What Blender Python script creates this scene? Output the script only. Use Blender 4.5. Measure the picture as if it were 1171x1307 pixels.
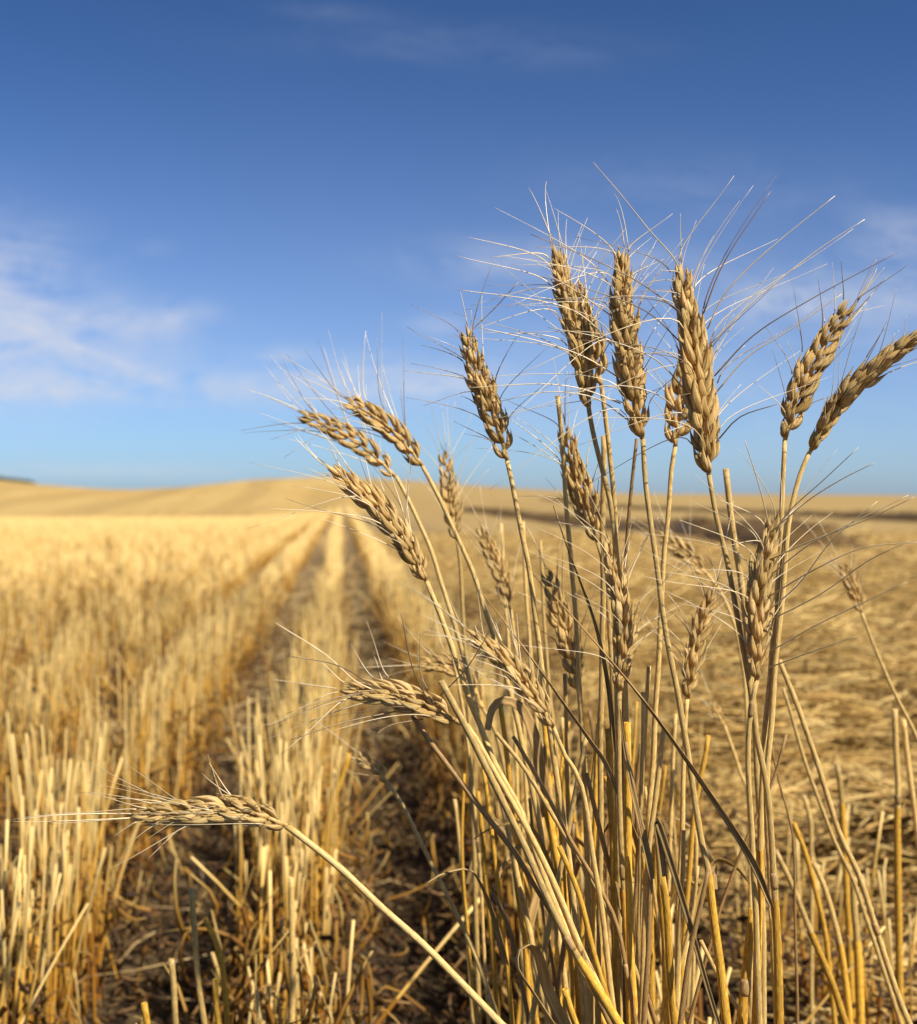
import bpy, math, random
import numpy as np
from mathutils import Vector, Matrix, noise as mnoise

random.seed(7)
rng = np.random.default_rng(11)
scn = bpy.context.scene
COL = scn.collection
for o in list(bpy.data.objects):
    bpy.data.objects.remove(o)

# ------------------------------------------------------------------ camera
W, H, FPX = 1171.0, 1307.0, 1578.0
YAW, PITCH, CAM_H = math.radians(-5.45), math.radians(-0.78), 0.60
cam_d = bpy.data.cameras.new('camera')
cam = bpy.data.objects.new('camera', cam_d)
COL.objects.link(cam)
cam.location = (0, 0, CAM_H)
cam.rotation_euler = (math.pi / 2 + PITCH, 0, YAW)
cam_d.sensor_fit = 'VERTICAL'
cam_d.sensor_height = 36.0
cam_d.lens = 36.0 * FPX / H
cam_d.clip_start = 0.02
cam_d.clip_end = 8000
cam_d.dof.use_dof = True
cam_d.dof.focus_distance = 0.615
cam_d.dof.aperture_fstop = 11.0
scn.camera = cam
CM = cam.rotation_euler.to_matrix()
RIGHT, UP, FWD = CM @ Vector((1, 0, 0)), CM @ Vector((0, 1, 0)), CM @ Vector((0, 0, -1))
CAM = Vector((0, 0, CAM_H))


def ray(px, py):
    return FWD + RIGHT * ((px - W / 2) / FPX) + UP * ((H / 2 - py) / FPX)


def P(px, py, d):
    """the point of the place that lies d metres ahead of the camera on this sight line"""
    return CAM + ray(px, py) * d


# ------------------------------------------------------------------ light
SUN_AZ, SUN_EL = math.radians(136), math.radians(47)
to_sun = Vector((math.sin(SUN_AZ) * math.cos(SUN_EL), math.cos(SUN_AZ) * math.cos(SUN_EL), math.sin(SUN_EL)))
sun_d = bpy.data.lights.new('sun', 'SUN')
sun_d.energy = 5.0
sun_d.angle = math.radians(0.53)
sun_d.color = (1.0, 0.95, 0.87)
sun = bpy.data.objects.new('sun', sun_d)
COL.objects.link(sun)
sun.rotation_euler = to_sun.to_track_quat('Z', 'Y').to_euler()

world = bpy.data.worlds.new("World")
scn.world = world
world.use_nodes = True
SKY_STRENGTH = 0.055


def build_world():
    nt = world.node_tree
    nt.nodes.clear()
    N, L = nt.nodes.new, nt.links.new
    out = N('ShaderNodeOutputWorld')
    bg = N('ShaderNodeBackground')
    bg.inputs['Strength'].default_value = SKY_STRENGTH
    L(bg.outputs[0], out.inputs[0])
    sky = N('ShaderNodeTexSky')
    sky.sky_type = 'NISHITA'
    sky.sun_disc = False
    sky.sun_elevation = SUN_EL
    sky.sun_rotation = SUN_AZ
    sky.altitude = 0
    sky.air_density = 0.6
    sky.dust_density = 0.75
    sky.ozone_density = 10
    gam = N('ShaderNodeGamma')
    gam.inputs[1].default_value = 1.36
    L(sky.outputs[0], gam.inputs[0])
    mul = N('ShaderNodeMix'); mul.data_type = 'RGBA'; mul.blend_type = 'MULTIPLY'
    mul.inputs[0].default_value = 1
    mul.inputs[7].default_value = (0.90, 1.0, 0.86, 1)
    L(gam.outputs[0], mul.inputs[6])
    # clouds: thin cirrus, placed by direction in the sky
    tc = N('ShaderNodeTexCoord')
    sep = N('ShaderNodeSeparateXYZ')
    L(tc.outputs['Generated'], sep.inputs[0])

    def m(op, a, b=None, c=None):
        n = N('ShaderNodeMath'); n.operation = op
        for i, v in enumerate((a, b, c)):
            if v is None:
                continue
            if isinstance(v, (int, float)):
                n.inputs[i].default_value = v
            else:
                L(v, n.inputs[i])
        return n.outputs[0]
    ymax = m('MAXIMUM', sep.outputs[1], 0.05)
    u = m('DIVIDE', sep.outputs[0], ymax)
    v = m('DIVIDE', sep.outputs[2], ymax)
    blobs = [(15, 335, 60, 38, .62), (40, 462, 150, 40, 1.0), (-60, 410, 110, 90, .8), (120, 490, 110, 22, .6), (150, 405, 75, 22, .55), (240, 400, 26, 15, .5),
             (500, 487, 120, 24, 1.0), (350, 500, 110, 16, .4), (362, 451, 34, 8, .4), (700, 335, 130, 24, .6), (560, 415, 30, 10, .35),
             (1005, 385, 50, 14, 1.0), (1150, 300, 55, 26, .6), (1130, 375, 110, 40, .55), (930, 400, 200, 60, .25),
             (600, 58, 190, 22, .13), (420, 15, 60, 10, .12), (130, 600, 160, 10, .3), (200, 315, 20, 8, .2), (900, 240, 200, 40, .13), (820, 520, 300, 60, .18)]
    acc = None
    for (px, py, sx, sy, a) in blobs:
        r = ray(px, py)
        u0, v0 = r.x / r.y, r.z / r.y
        du = m('MULTIPLY', m('SUBTRACT', u, u0), FPX / sx)
        dv = m('MULTIPLY', m('SUBTRACT', v, v0), FPX / sy)
        q = m('ADD', m('MULTIPLY', du, du), m('MULTIPLY', dv, dv))
        g = m('MULTIPLY', m('EXPONENT', m('MULTIPLY', q, -0.75)), a)
        acc = g if acc is None else m('ADD', acc, g)
    comb = N('ShaderNodeCombineXYZ')
    L(m('ADD', m('MULTIPLY', u, 1.0), m('MULTIPLY', v, 0.45)), comb.inputs[0])
    L(m('MULTIPLY', v, 2.6), comb.inputs[1])
    nz = N('ShaderNodeTexNoise')
    nz.inputs['Scale'].default_value = 9.0
    nz.inputs['Detail'].default_value = 7
    nz.inputs['Roughness'].default_value = 0.62
    nz.inputs['Distortion'].default_value = 0.9
    L(comb.outputs[0], nz.inputs['Vector'])
    nf = N('ShaderNodeTexNoise')
    nf.inputs['Scale'].default_value = 34.0
    nf.inputs['Detail'].default_value = 6
    nf.inputs['Roughness'].default_value = 0.65
    nf.inputs['Distortion'].default_value = 1.2
    L(comb.outputs[0], nf.inputs['Vector'])
    nsum = m('ADD', nz.outputs[0], m('MULTIPLY', m('SUBTRACT', nf.outputs[0], 0.5), 0.42))
    ramp = N('ShaderNodeMapRange')
    ramp.inputs[1].default_value = 0.34
    ramp.inputs[2].default_value = 0.66
    L(nsum, ramp.inputs[0])
    dens = m('MULTIPLY', m('MINIMUM', acc, 1.0), m('ADD', m('MULTIPLY', ramp.outputs[0], 0.95), 0.12))
    vv = m('MULTIPLY', v, 1 / 0.21)
    dens = m('ADD', m('MULTIPLY', dens, 0.66), m('MULTIPLY_ADD', m('EXPONENT', m('MULTIPLY', m('MULTIPLY', vv, vv), -1.0)), 0.33, 0.012))
    mix = N('ShaderNodeMix'); mix.data_type = 'RGBA'
    L(dens, mix.inputs[0])
    L(mul.outputs[2], mix.inputs[6])
    mix.inputs[7].default_value = (7.4, 7.9, 9.2, 1)
    L(mix.outputs[2], bg.inputs[0])


build_world()
scn.view_settings.view_transform = 'Standard'
scn.view_settings.look = 'None'
scn.view_settings.exposure = 0.66
scn.view_settings.gamma = 1.0
scn.cycles.max_bounces = 6
scn.cycles.transparent_max_bounces = 4


# ------------------------------------------------------------------ helpers
def link(o, parent=None):
    COL.objects.link(o)
    if parent is not None:
        o.parent = parent
    return o


def tag(o, label=None, cat=None, group=None, kind=None):
    if label: o['label'] = label
    if cat: o['category'] = cat
    if group: o['group'] = group
    if kind: o['kind'] = kind
    return o


def mesh_from(name, verts, faces, uvs=None, mat=None, smooth=True):
    me = bpy.data.meshes.new(name)
    me.from_pydata([tuple(v) for v in verts], [], faces)
    if uvs is not None:
        lay = me.uv_layers.new(name='uv')
        li = np.empty(len(me.loops), dtype=np.int32)
        me.loops.foreach_get('vertex_index', li)
        lay.data.foreach_set('uv', np.asarray(uvs, dtype=np.float32)[li].ravel())
    if mat: me.materials.append(mat)
    if smooth:
        me.polygons.foreach_set('use_smooth', [True] * len(me.polygons))
    me.update()
    return me


def mesh_np(name, verts, quads, uvs, mat, smooth=True):
    """fast mesh from numpy arrays; quads (F,4)"""
    me = bpy.data.meshes.new(name)
    nv, nf = len(verts), len(quads)
    me.vertices.add(nv)
    me.vertices.foreach_set('co', np.asarray(verts, dtype=np.float32).ravel())
    me.loops.add(nf * 4)
    me.loops.foreach_set('vertex_index', np.asarray(quads, dtype=np.int32).ravel())
    me.polygons.add(nf)
    me.polygons.foreach_set('loop_start', np.arange(0, nf * 4, 4, dtype=np.int32))
    me.polygons.foreach_set('loop_total', np.full(nf, 4, dtype=np.int32))
    me.polygons.foreach_set('use_smooth', np.full(nf, smooth, dtype=bool))
    if uvs is not None:
        lay = me.uv_layers.new(name='uv')
        lay.data.foreach_set('uv', np.asarray(uvs, dtype=np.float32)[np.asarray(quads).ravel()].ravel())
    me.materials.append(mat)
    me.update(calc_edges=True)
    me.validate()
    return me


def obj(name, me, parent=None, loc=None):
    o = bpy.data.objects.new(name, me)
    if loc is not None: o.location = loc
    return link(o, parent)


def catmull(pts, step):
    """resample a polyline smoothly; pts Vectors"""
    pts = [Vector(p) for p in pts]
    if len(pts) == 2:
        n = max(2, int((pts[1] - pts[0]).length / step) + 1)
        return [pts[0].lerp(pts[1], i / n) for i in range(n + 1)]
    ext = [pts[0] * 2 - pts[1]] + pts + [pts[-1] * 2 - pts[-2]]
    out = []
    for i in range(1, len(ext) - 2):
        p0, p1, p2, p3 = ext[i - 1:i + 3]
        n = max(1, int((p2 - p1).length / step) + 1)
        for k in range(n):
            t = k / n
            out.append(0.5 * ((2 * p1) + (p2 - p0) * t + (2 * p0 - 5 * p1 + 4 * p2 - p3) * t * t + (3 * p1 - p0 - 3 * p2 + p3) * t ** 3))
    out.append(pts[-1])
    return out


def frames(path, ref=Vector((0.3, -1, 0.1))):
    T = []
    for i in range(len(path)):
        a, b = path[max(i - 1, 0)], path[min(i + 1, len(path) - 1)]
        t = b - a
        T.append(t.normalized() if t.length > 1e-9 else Vector((0, 0, 1)))
    n = ref - T[0] * ref.dot(T[0])
    n.normalize()
    F = []
    for t in T:
        n = n - t * n.dot(t)
        if n.length < 1e-6: n = t.orthogonal()
        n.normalize()
        F.append((t, n, t.cross(n)))
    return F


def tube(path, radii, sides=8, hollow_end=False, cap=True, squash=None, v0=0.0):
    """closed tube: verts, faces, uvs (u round, v metres along)"""
    F = frames(path)
    vs, fs, uv = [], [], []
    d = v0
    for i, p in enumerate(path):
        if i: d += (path[i] - path[i - 1]).length
        t, n, b = F[i]
        r = radii[i] if hasattr(radii, '__len__') else radii
        for k in range(sides):
            a = 2 * math.pi * k / sides
            q = 1.0 if squash is None else squash
            vs.append(p + n * (math.cos(a) * r) + b * (math.sin(a) * r * q))
            uv.append((k / sides, d))
    m = len(path)
    for i in range(m - 1):
        for k in range(sides):
            a, b2 = i * sides + k, i * sides + (k + 1) % sides
            fs.append((a, b2, b2 + sides, a + sides))
    if cap:
        c0 = len(vs); vs.append(path[0]); uv.append((0, v0))
        for k in range(sides):
            fs.append(((k + 1) % sides, k, c0))
        base = (m - 1) * sides
        if hollow_end:
            # an open straw: rim steps inward and down
            t, n, b = F[-1]
            r = (radii[-1] if hasattr(radii, '__len__') else radii)
            i0 = len(vs)
            for k in range(sides):
                a = 2 * math.pi * k / sides
                vs.append(path[-1] + n * (math.cos(a) * r * .7) + b * (math.sin(a) * r * .7)); uv.append((k / sides, d))
            i1 = len(vs)
            for k in range(sides):
                a = 2 * math.pi * k / sides
                vs.append(path[-1] - t * r * 3 + n * (math.cos(a) * r * .6) + b * (math.sin(a) * r * .6)); uv.append((k / sides, d))
            c1 = len(vs); vs.append(path[-1] - t * r * 3.2); uv.append((0, d))
            for k in range(sides):
                k2 = (k + 1) % sides
                fs.append((base + k, base + k2, i0 + k2, i0 + k))
                fs.append((i0 + k, i0 + k2, i1 + k2, i1 + k))
                fs.append((i1 + k, i1 + k2, c1))
        else:
            c1 = len(vs); vs.append(path[-1]); uv.append((0, d))
            for k in range(sides):
                fs.append((base + k, base + (k + 1) % sides, c1))
    return vs, fs, uv


def join(parts):
    vs, fs, uv = [], [], []
    for v, f, u in parts:
        o = len(vs)
        vs += v; uv += u
        fs += [tuple(i + o for i in q) for q in f]
    return vs, fs, uv


def ribbon(path, width, twist=0.0, twist0=0.0, fold=0.25, ref=None, thick=0.00018):
    """a leaf blade: folded strip with a little thickness; width(t)"""
    F = frames(path, ref or Vector((0.2, -1, 0.15)))
    vs, fs, uv = [], [], []
    n = len(path); C = 5
    d = 0
    for i, p in enumerate(path):
        if i: d += (path[i] - path[i - 1]).length
        t, nn, b = F[i]
        s = i / (n - 1)
        a = twist0 + twist * s
        side = b * math.cos(a) + nn * math.sin(a)
        nor = nn * math.cos(a) - b * math.sin(a)
        w = width(s) * .5
        for layer in (1, -1):
            for k in range(C):
                x = -1 + 2 * k / (C - 1)
                vs.append(p + side * (x * w * (1 - .12 * fold)) + nor * (abs(x) * w * fold + layer * thick))
                uv.append((k / (C - 1), d))
    R = 2 * C
    for i in range(n - 1):
        for k in range(C - 1):
            a = i * R + k
            fs.append((a, a + 1, a + 1 + R, a + R))
            a += C
            fs.append((a + 1, a, a + R, a + 1 + R))
        a = i * R
        fs.append((a + C, a, a + R, a + C + R))
        a = i * R + C - 1
        fs.append((a, a + C, a + C + R, a + R))
    return vs, fs, uv


# ------------------------------------------------------------------ materials
def nodes(mat):
    mat.use_nodes = True
    nt = mat.node_tree
    nt.nodes.clear()
    out = nt.nodes.new('ShaderNodeOutputMaterial')
    return nt, nt.nodes.new, nt.links.new, out


def rgba(c):
    return (c[0], c[1], c[2], 1)


def fibre(name, cols, scale=(30, 260), rough=0.5, spec=0.35, rand=0.25, transl=0.0, speck=None, fine=(14, 900), bump=.35):
    """straw: colour varies in streaks along the fibre, with specks; object-random brightness"""
    mat = bpy.data.materials.new(name)
    nt, N, L, out = nodes(mat)
    bs = N('ShaderNodeBsdfPrincipled')
    bs.inputs['Roughness'].default_value = rough
    bs.inputs['Specular IOR Level'].default_value = spec
    uv = N('ShaderNodeUVMap')
    oi = N('ShaderNodeObjectInfo')
    addr = N('ShaderNodeVectorMath'); addr.operation = 'ADD'
    sc = N('ShaderNodeVectorMath'); sc.operation = 'SCALE'
    cx = N('ShaderNodeCombineXYZ')
    L(oi.outputs['Random'], cx.inputs[2]); cx.inputs[0].default_value = 0
    L(cx.outputs[0], sc.inputs[0]); sc.inputs['Scale'].default_value = 37
    mp = N('ShaderNodeVectorMath'); mp.operation = 'MULTIPLY'
    mp.inputs[1].default_value = (scale[0], scale[1], 1)
    L(uv.outputs[0], mp.inputs[0]); L(mp.outputs[0], addr.inputs[0]); L(sc.outputs[0], addr.inputs[1])
    nz = N('ShaderNodeTexNoise'); nz.inputs['Scale'].default_value = 1.0; nz.inputs['Detail'].default_value = 4
    L(addr.outputs[0], nz.inputs['Vector'])
    ramp = N('ShaderNodeValToRGB')
    el = ramp.color_ramp.elements
    el[0].position, el[0].color = .33, rgba(cols[0])
    el[1].position, el[1].color = .68, rgba(cols[-1])
    for i, c in enumerate(cols[1:-1]):
        e = el.new(.33 + .35 * (i + 1) / (len(cols) - 1)); e.color = rgba(c)
    L(nz.outputs[0], ramp.inputs[0])
    col = ramp.outputs[0]
    if speck:
        mp2 = N('ShaderNodeVectorMath'); mp2.operation = 'MULTIPLY'
        mp2.inputs[1].default_value = (fine[0], fine[1], 1)
        a2 = N('ShaderNodeVectorMath'); a2.operation = 'ADD'
        L(uv.outputs[0], mp2.inputs[0]); L(mp2.outputs[0], a2.inputs[0]); L(sc.outputs[0], a2.inputs[1])
        n2 = N('ShaderNodeTexNoise'); n2.inputs['Scale'].default_value = 1.0; n2.inputs['Detail'].default_value = 3
        L(a2.outputs[0], n2.inputs['Vector'])
        mr = N('ShaderNodeMapRange'); mr.inputs[1].default_value = .56; mr.inputs[2].default_value = .74
        mr.inputs[3].default_value = 0; mr.inputs[4].default_value = .75
        L(n2.outputs[0], mr.inputs[0])
        mx = N('ShaderNodeMix'); mx.data_type = 'RGBA'
        L(mr.outputs[0], mx.inputs[0]); L(col, mx.inputs[6]); mx.inputs[7].default_value = rgba(speck)
        col = mx.outputs[2]
    hs = N('ShaderNodeHueSaturation')
    mrv = N('ShaderNodeMapRange'); mrv.inputs[3].default_value = 1 - rand; mrv.inputs[4].default_value = 1 + rand
    L(oi.outputs['Random'], mrv.inputs[0]); L(mrv.outputs[0], hs.inputs['Value'])
    L(col, hs.inputs['Color'])
    L(hs.outputs[0], bs.inputs['Base Color'])
    bp = N('ShaderNodeBump'); bp.inputs['Strength'].default_value = bump; bp.inputs['Distance'].default_value = .0004
    L(nz.outputs[0], bp.inputs['Height']); L(bp.outputs[0], bs.inputs['Normal'])
    sh = bs.outputs[0]
    if transl:
        tr = N('ShaderNodeBsdfTranslucent'); gm = N('ShaderNodeGamma'); gm.inputs[1].default_value = 1.5; L(hs.outputs[0], gm.inputs[0]); L(gm.outputs[0], tr.inputs[0])
        ms = N('ShaderNodeMixShader'); ms.inputs[0].default_value = transl
        L(sh, ms.inputs[1]); L(tr.outputs[0], ms.inputs[2]); sh = ms.outputs[0]
    L(sh, out.inputs[0])
    return mat


M_STEM = fibre('straw stem', [(.35, .185, .042), (.58, .37, .105), (.71, .50, .20)], speck=(.20, .115, .045), fine=(6, 210), rough=.46, bump=.7)
M_SHEATH = fibre('golden sheath', [(.36, .15, .012), (.60, .31, .030), (.72, .45, .09)], speck=(.17, .07, .014), fine=(7, 150), rough=.6, spec=.2, bump=.7)
M_EAR = fibre('ripe ear', [(.38, .205, .045), (.70, .46, .15), (.88, .68, .34)], scale=(26, 75), speck=(.24, .13, .045), fine=(6, 330), rough=.5, spec=.2, rand=.17, transl=.33, bump=1.0)
M_AWN = fibre('awn', [(.55, .40, .20), (.74, .59, .35)], scale=(2, 120), rough=.36, spec=.7, rand=.3)
M_AWNDARK = fibre('dark awn', [(.14, .085, .04), (.26, .17, .08)], scale=(2, 120), rough=.35, spec=.5, rand=.3)  # darker awn colour, picked at random per awn
M_NODE = fibre('straw node', [(.24, .13, .04), (.44, .28, .10)], rough=.5)
M_LEAFDK = fibre('dark dry leaf', [(.11, .055, .02), (.27, .15, .045), (.58, .40, .16)], scale=(7, 45), rough=.55, transl=.1)
M_LEAFBR = fibre('brown dry leaf', [(.30, .165, .05), (.47, .29, .095), (.60, .41, .17)], scale=(10, 80), rough=.5, transl=.22)
M_LEAFGD = fibre('golden dry leaf', [(.38, .20, .04), (.50, .29, .065), (.56, .36, .10)], scale=(10, 60), rough=.5, transl=.3)
M_DARKSTEM = fibre('dark stem', [(.15, .075, .022), (.28, .15, .045), (.44, .27, .09)], rough=.5, speck=(.06, .03, .015))


def attr_straw(name, lo, mid, hi, rough=.55, transl=0.0, tscale=1.0):
    """loose/cut straw in bulk: uv.x is a random number per straw, uv.y runs 0..1 along it"""
    mat = bpy.data.materials.new(name)
    nt, N, L, out = nodes(mat)
    bs = N('ShaderNodeBsdfPrincipled'); bs.inputs['Roughness'].default_value = rough
    bs.inputs['Specular IOR Level'].default_value = .3
    uv = N('ShaderNodeUVMap'); sep = N('ShaderNodeSeparateXYZ'); L(uv.outputs[0], sep.inputs[0])
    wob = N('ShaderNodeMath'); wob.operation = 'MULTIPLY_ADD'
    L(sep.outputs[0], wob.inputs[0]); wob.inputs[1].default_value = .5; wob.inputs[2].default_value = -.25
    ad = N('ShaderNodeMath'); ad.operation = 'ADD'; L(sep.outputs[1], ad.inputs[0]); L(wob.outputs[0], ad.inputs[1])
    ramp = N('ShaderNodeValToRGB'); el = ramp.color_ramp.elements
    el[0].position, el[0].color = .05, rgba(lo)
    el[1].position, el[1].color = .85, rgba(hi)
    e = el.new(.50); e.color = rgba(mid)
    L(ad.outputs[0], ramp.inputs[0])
    wn = N('ShaderNodeTexWhiteNoise'); wn.noise_dimensions = '1D'; L(sep.outputs[0], wn.inputs['W'])
    mr = N('ShaderNodeMapRange'); mr.inputs[3].default_value = .62; mr.inputs[4].default_value = 1.22
    L(wn.outputs[0], mr.inputs[0])
    hs = N('ShaderNodeHueSaturation'); L(mr.outputs[0], hs.inputs['Value']); L(ramp.outputs[0], hs.inputs['Color'])
    L(hs.outputs[0], bs.inputs['Base Color'])
    sh = bs.outputs[0]
    if transl:
        tr = N('ShaderNodeBsdfTranslucent'); L(hs.outputs[0], tr.inputs[0])
        ms = N('ShaderNodeMixShader'); ms.inputs[0].default_value = transl
        L(sh, ms.inputs[1]); L(tr.outputs[0], ms.inputs[2]); sh = ms.outputs[0]
    L(sh, out.inputs[0])
    return mat


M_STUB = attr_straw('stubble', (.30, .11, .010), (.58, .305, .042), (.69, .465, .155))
M_LITTER = attr_straw('loose straw', (.26, .16, .06), (.42, .28, .11), (.55, .40, .19))
M_CARPET = attr_straw('swath straw', (.32, .18, .045), (.52, .325, .09), (.66, .45, .155))
M_ROWLEAF = attr_straw('row leaf', (.27, .11, .016), (.50, .26, .045), (.62, .42, .13), transl=.35)
M_RIDGE = attr_straw('shade-toned windrow straw', (.085, .045, .012), (.15, .085, .024), (.23, .14, .045))  # dark tone puts the windrows' shaded side into the straw colour
M_CHAFF = attr_straw('leaf litter', (.045, .02, .007), (.11, .05, .014), (.24, .13, .04), transl=.15)


# ------------------------------------------------------------------ terrain
RPX = np.array([-900, -300, 0, 80, 170, 250, 330, 420, 500, 600, 700, 850, 1171, 2500])
RPY = np.array([606, 607, 612, 619, 625, 621, 612, 609, 613, 621, 627, 631, 633, 634])
RX = (RPX - 435) / FPX * 150.0
RZ = (632 - RPY) / FPX * 150.0 + CAM_H


def sstep(a, b, x):
    t = np.clip((x - a) / (b - a), 0, 1)
    return t * t * (3 - 2 * t)


ROW0, ROWS = -0.052, 0.288


def terrain(x, y):
    x = np.asarray(x, float); y = np.asarray(y, float)
    q = np.where(y > 150, 150 / np.maximum(y, 1), 1.0) * x + np.where(y <= 150, 0, 0)
    zr = np.interp(q, RX, RZ)
    hill = zr * (sstep(48, 155, y) * .999) * (1 - .95 * sstep(165, 420, y))
    left = sstep(1.0, -3.0, x)
    dip = -(0.30 * sstep(12, 40, y) + 0.45 * sstep(36, 58, y)) * (1 - sstep(68, 140, y)) * left
    lump = 0.10 * np.sin(x * .11 + y * .05) * sstep(30, 80, y)
    ridge = 0.016 * np.cos(2 * np.pi * (x - ROW0) / ROWS) * (1 - sstep(6, 14, y)) * (x < .7)
    return hill + dip + lump + ridge


def tz(x, y):
    return float(terrain(x, y))


def build_ground():
    xs = np.concatenate([np.arange(-1.5, 1.5001, .03)])
    g = 1.5 * 1.12 ** np.arange(1, 64)
    xs = np.concatenate([-g[::-1], xs, g])
    ys = np.concatenate([-40 * 1.0 * np.array([50, 12, 4, 1.0, .3, .1]), np.arange(-2, 5.001, .05), 5 * 1.06 ** np.arange(1, 122)])
    X, Y = np.meshgrid(xs, ys)
    Z = terrain(X, Y)
    near = np.exp(-np.maximum(Y - 3, 0) / 3)
    lum = np.array([[mnoise.fractal(Vector((x * 6, y * 6, 0)), .8, 2, 4) if (abs(x) < 2.5 and -2 < y < 9) else 0.0 for x in xs] for y in ys])
    Z = Z + lum * .012 * near
    nx, ny = len(xs), len(ys)
    V = np.stack([X, Y, Z], -1).reshape(-1, 3)
    i = np.arange(ny - 1)[:, None] * nx + np.arange(nx - 1)[None, :]
    Q = np.stack([i, i + 1, i + 1 + nx, i + nx], -1).reshape(-1, 4)
    mat = bpy.data.materials.new('field soil and straw')
    nt, N, L, out = nodes(mat)
    bs = N('ShaderNodeBsdfPrincipled'); bs.inputs['Roughness'].default_value = .9
    bs.inputs['Specular IOR Level'].default_value = .1
    geo = N('ShaderNodeNewGeometry'); sep = N('ShaderNodeSeparateXYZ'); L(geo.outputs['Position'], sep.inputs[0])

    def noise(scale, detail=6, vec=(1, 1, 1)):
        mp = N('ShaderNodeVectorMath'); mp.operation = 'MULTIPLY'; mp.inputs[1].default_value = vec
        L(geo.outputs['Position'], mp.inputs[0])
        n = N('ShaderNodeTexNoise'); n.inputs['Scale'].default_value = scale; n.inputs['Detail'].default_value = detail
        L(mp.outputs[0], n.inputs['Vector']); return n.outputs[0]

    def rng_(v, a, b, c=0., d=1., smooth=True):
        n = N('ShaderNodeMapRange'); n.inputs[1].default_value = a; n.inputs[2].default_value = b
        n.inputs[3].default_value = c; n.inputs[4].default_value = d
        if smooth: n.interpolation_type = 'SMOOTHSTEP'
        L(v, n.inputs[0]); return n.outputs[0]

    def mix(f, a, b):
        n = N('ShaderNodeMix'); n.data_type = 'RGBA'
        for i_, v in ((0, f), (6, a), (7, b)):
            if isinstance(v, tuple): n.inputs[i_].default_value = rgba(v)
            elif isinstance(v, float): n.inputs[i_].default_value = v
            else: L(v, n.inputs[i_])
        return n.outputs[2]

    def mth(op, a, b):
        n = N('ShaderNodeMath'); n.operation = op
        for i_, v in ((0, a), (1, b)):
            if isinstance(v, (int, float)): n.inputs[i_].default_value = v
            else: L(v, n.inputs[i_])
        return n.outputs[0]
    soil = mix(noise(35), (.012, .0075, .0045), (.048, .030, .014))
    chaff = mix(noise(60, 5), (.16, .095, .04), (.40, .27, .115))
    cover = rng_(noise(22, 8), .44, .60)
    yfar = rng_(sep.outputs[1], 3, 18)
    xr = rng_(sep.outputs[0], .45, .8)
    cov = mth('MAXIMUM', mth('MULTIPLY', cover, rng_(sep.outputs[1], 1.2, 4, .25, .75)), mth('MAXIMUM', mth('MULTIPLY', yfar, .9), mth('MULTIPLY', xr, .93)))
    nearc = mix(cov, soil, chaff)
    # the far fields: swaths in bands along the drilling direction, with broad uneven patches
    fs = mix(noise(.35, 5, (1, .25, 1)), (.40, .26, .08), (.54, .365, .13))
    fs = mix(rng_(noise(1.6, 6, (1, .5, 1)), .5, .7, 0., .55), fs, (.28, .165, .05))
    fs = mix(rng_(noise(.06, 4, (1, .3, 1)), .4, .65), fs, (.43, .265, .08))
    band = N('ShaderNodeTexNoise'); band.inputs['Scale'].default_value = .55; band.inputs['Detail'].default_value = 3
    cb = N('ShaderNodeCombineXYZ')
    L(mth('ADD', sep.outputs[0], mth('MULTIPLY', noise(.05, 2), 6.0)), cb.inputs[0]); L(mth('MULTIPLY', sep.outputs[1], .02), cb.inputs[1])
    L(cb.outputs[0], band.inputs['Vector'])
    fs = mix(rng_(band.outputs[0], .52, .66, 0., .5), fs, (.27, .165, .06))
    for (sx, sw) in ((-7.2, 1.5), (-15.5, 2.0), (-24.0, 2.0), (-33.0, 2.5)):  # darker strips: shading of the hill windrows, painted into the ground colour
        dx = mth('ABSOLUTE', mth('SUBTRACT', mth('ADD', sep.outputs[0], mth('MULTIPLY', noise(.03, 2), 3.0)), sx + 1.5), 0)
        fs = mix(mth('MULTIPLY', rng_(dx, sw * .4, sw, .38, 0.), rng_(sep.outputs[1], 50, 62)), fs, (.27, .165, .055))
    far = rng_(sep.outputs[1], 34, 46)
    rightf = rng_(sep.outputs[0], 1.0, 3.0)
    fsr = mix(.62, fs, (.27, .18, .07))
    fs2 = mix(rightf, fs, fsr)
    fmask = mth('MAXIMUM', far, mth('MULTIPLY', rightf, rng_(sep.outputs[1], 5, 12)))
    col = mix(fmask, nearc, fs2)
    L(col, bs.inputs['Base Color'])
    bp = N('ShaderNodeBump'); bp.inputs['Strength'].default_value = .9; bp.inputs['Distance'].default_value = .02
    L(noise(45, 8), bp.inputs['Height']); L(bp.outputs[0], bs.inputs['Normal'])
    L(bs.outputs[0], out.inputs[0])
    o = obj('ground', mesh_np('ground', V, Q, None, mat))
    o['kind'] = 'structure'


build_ground()


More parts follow.
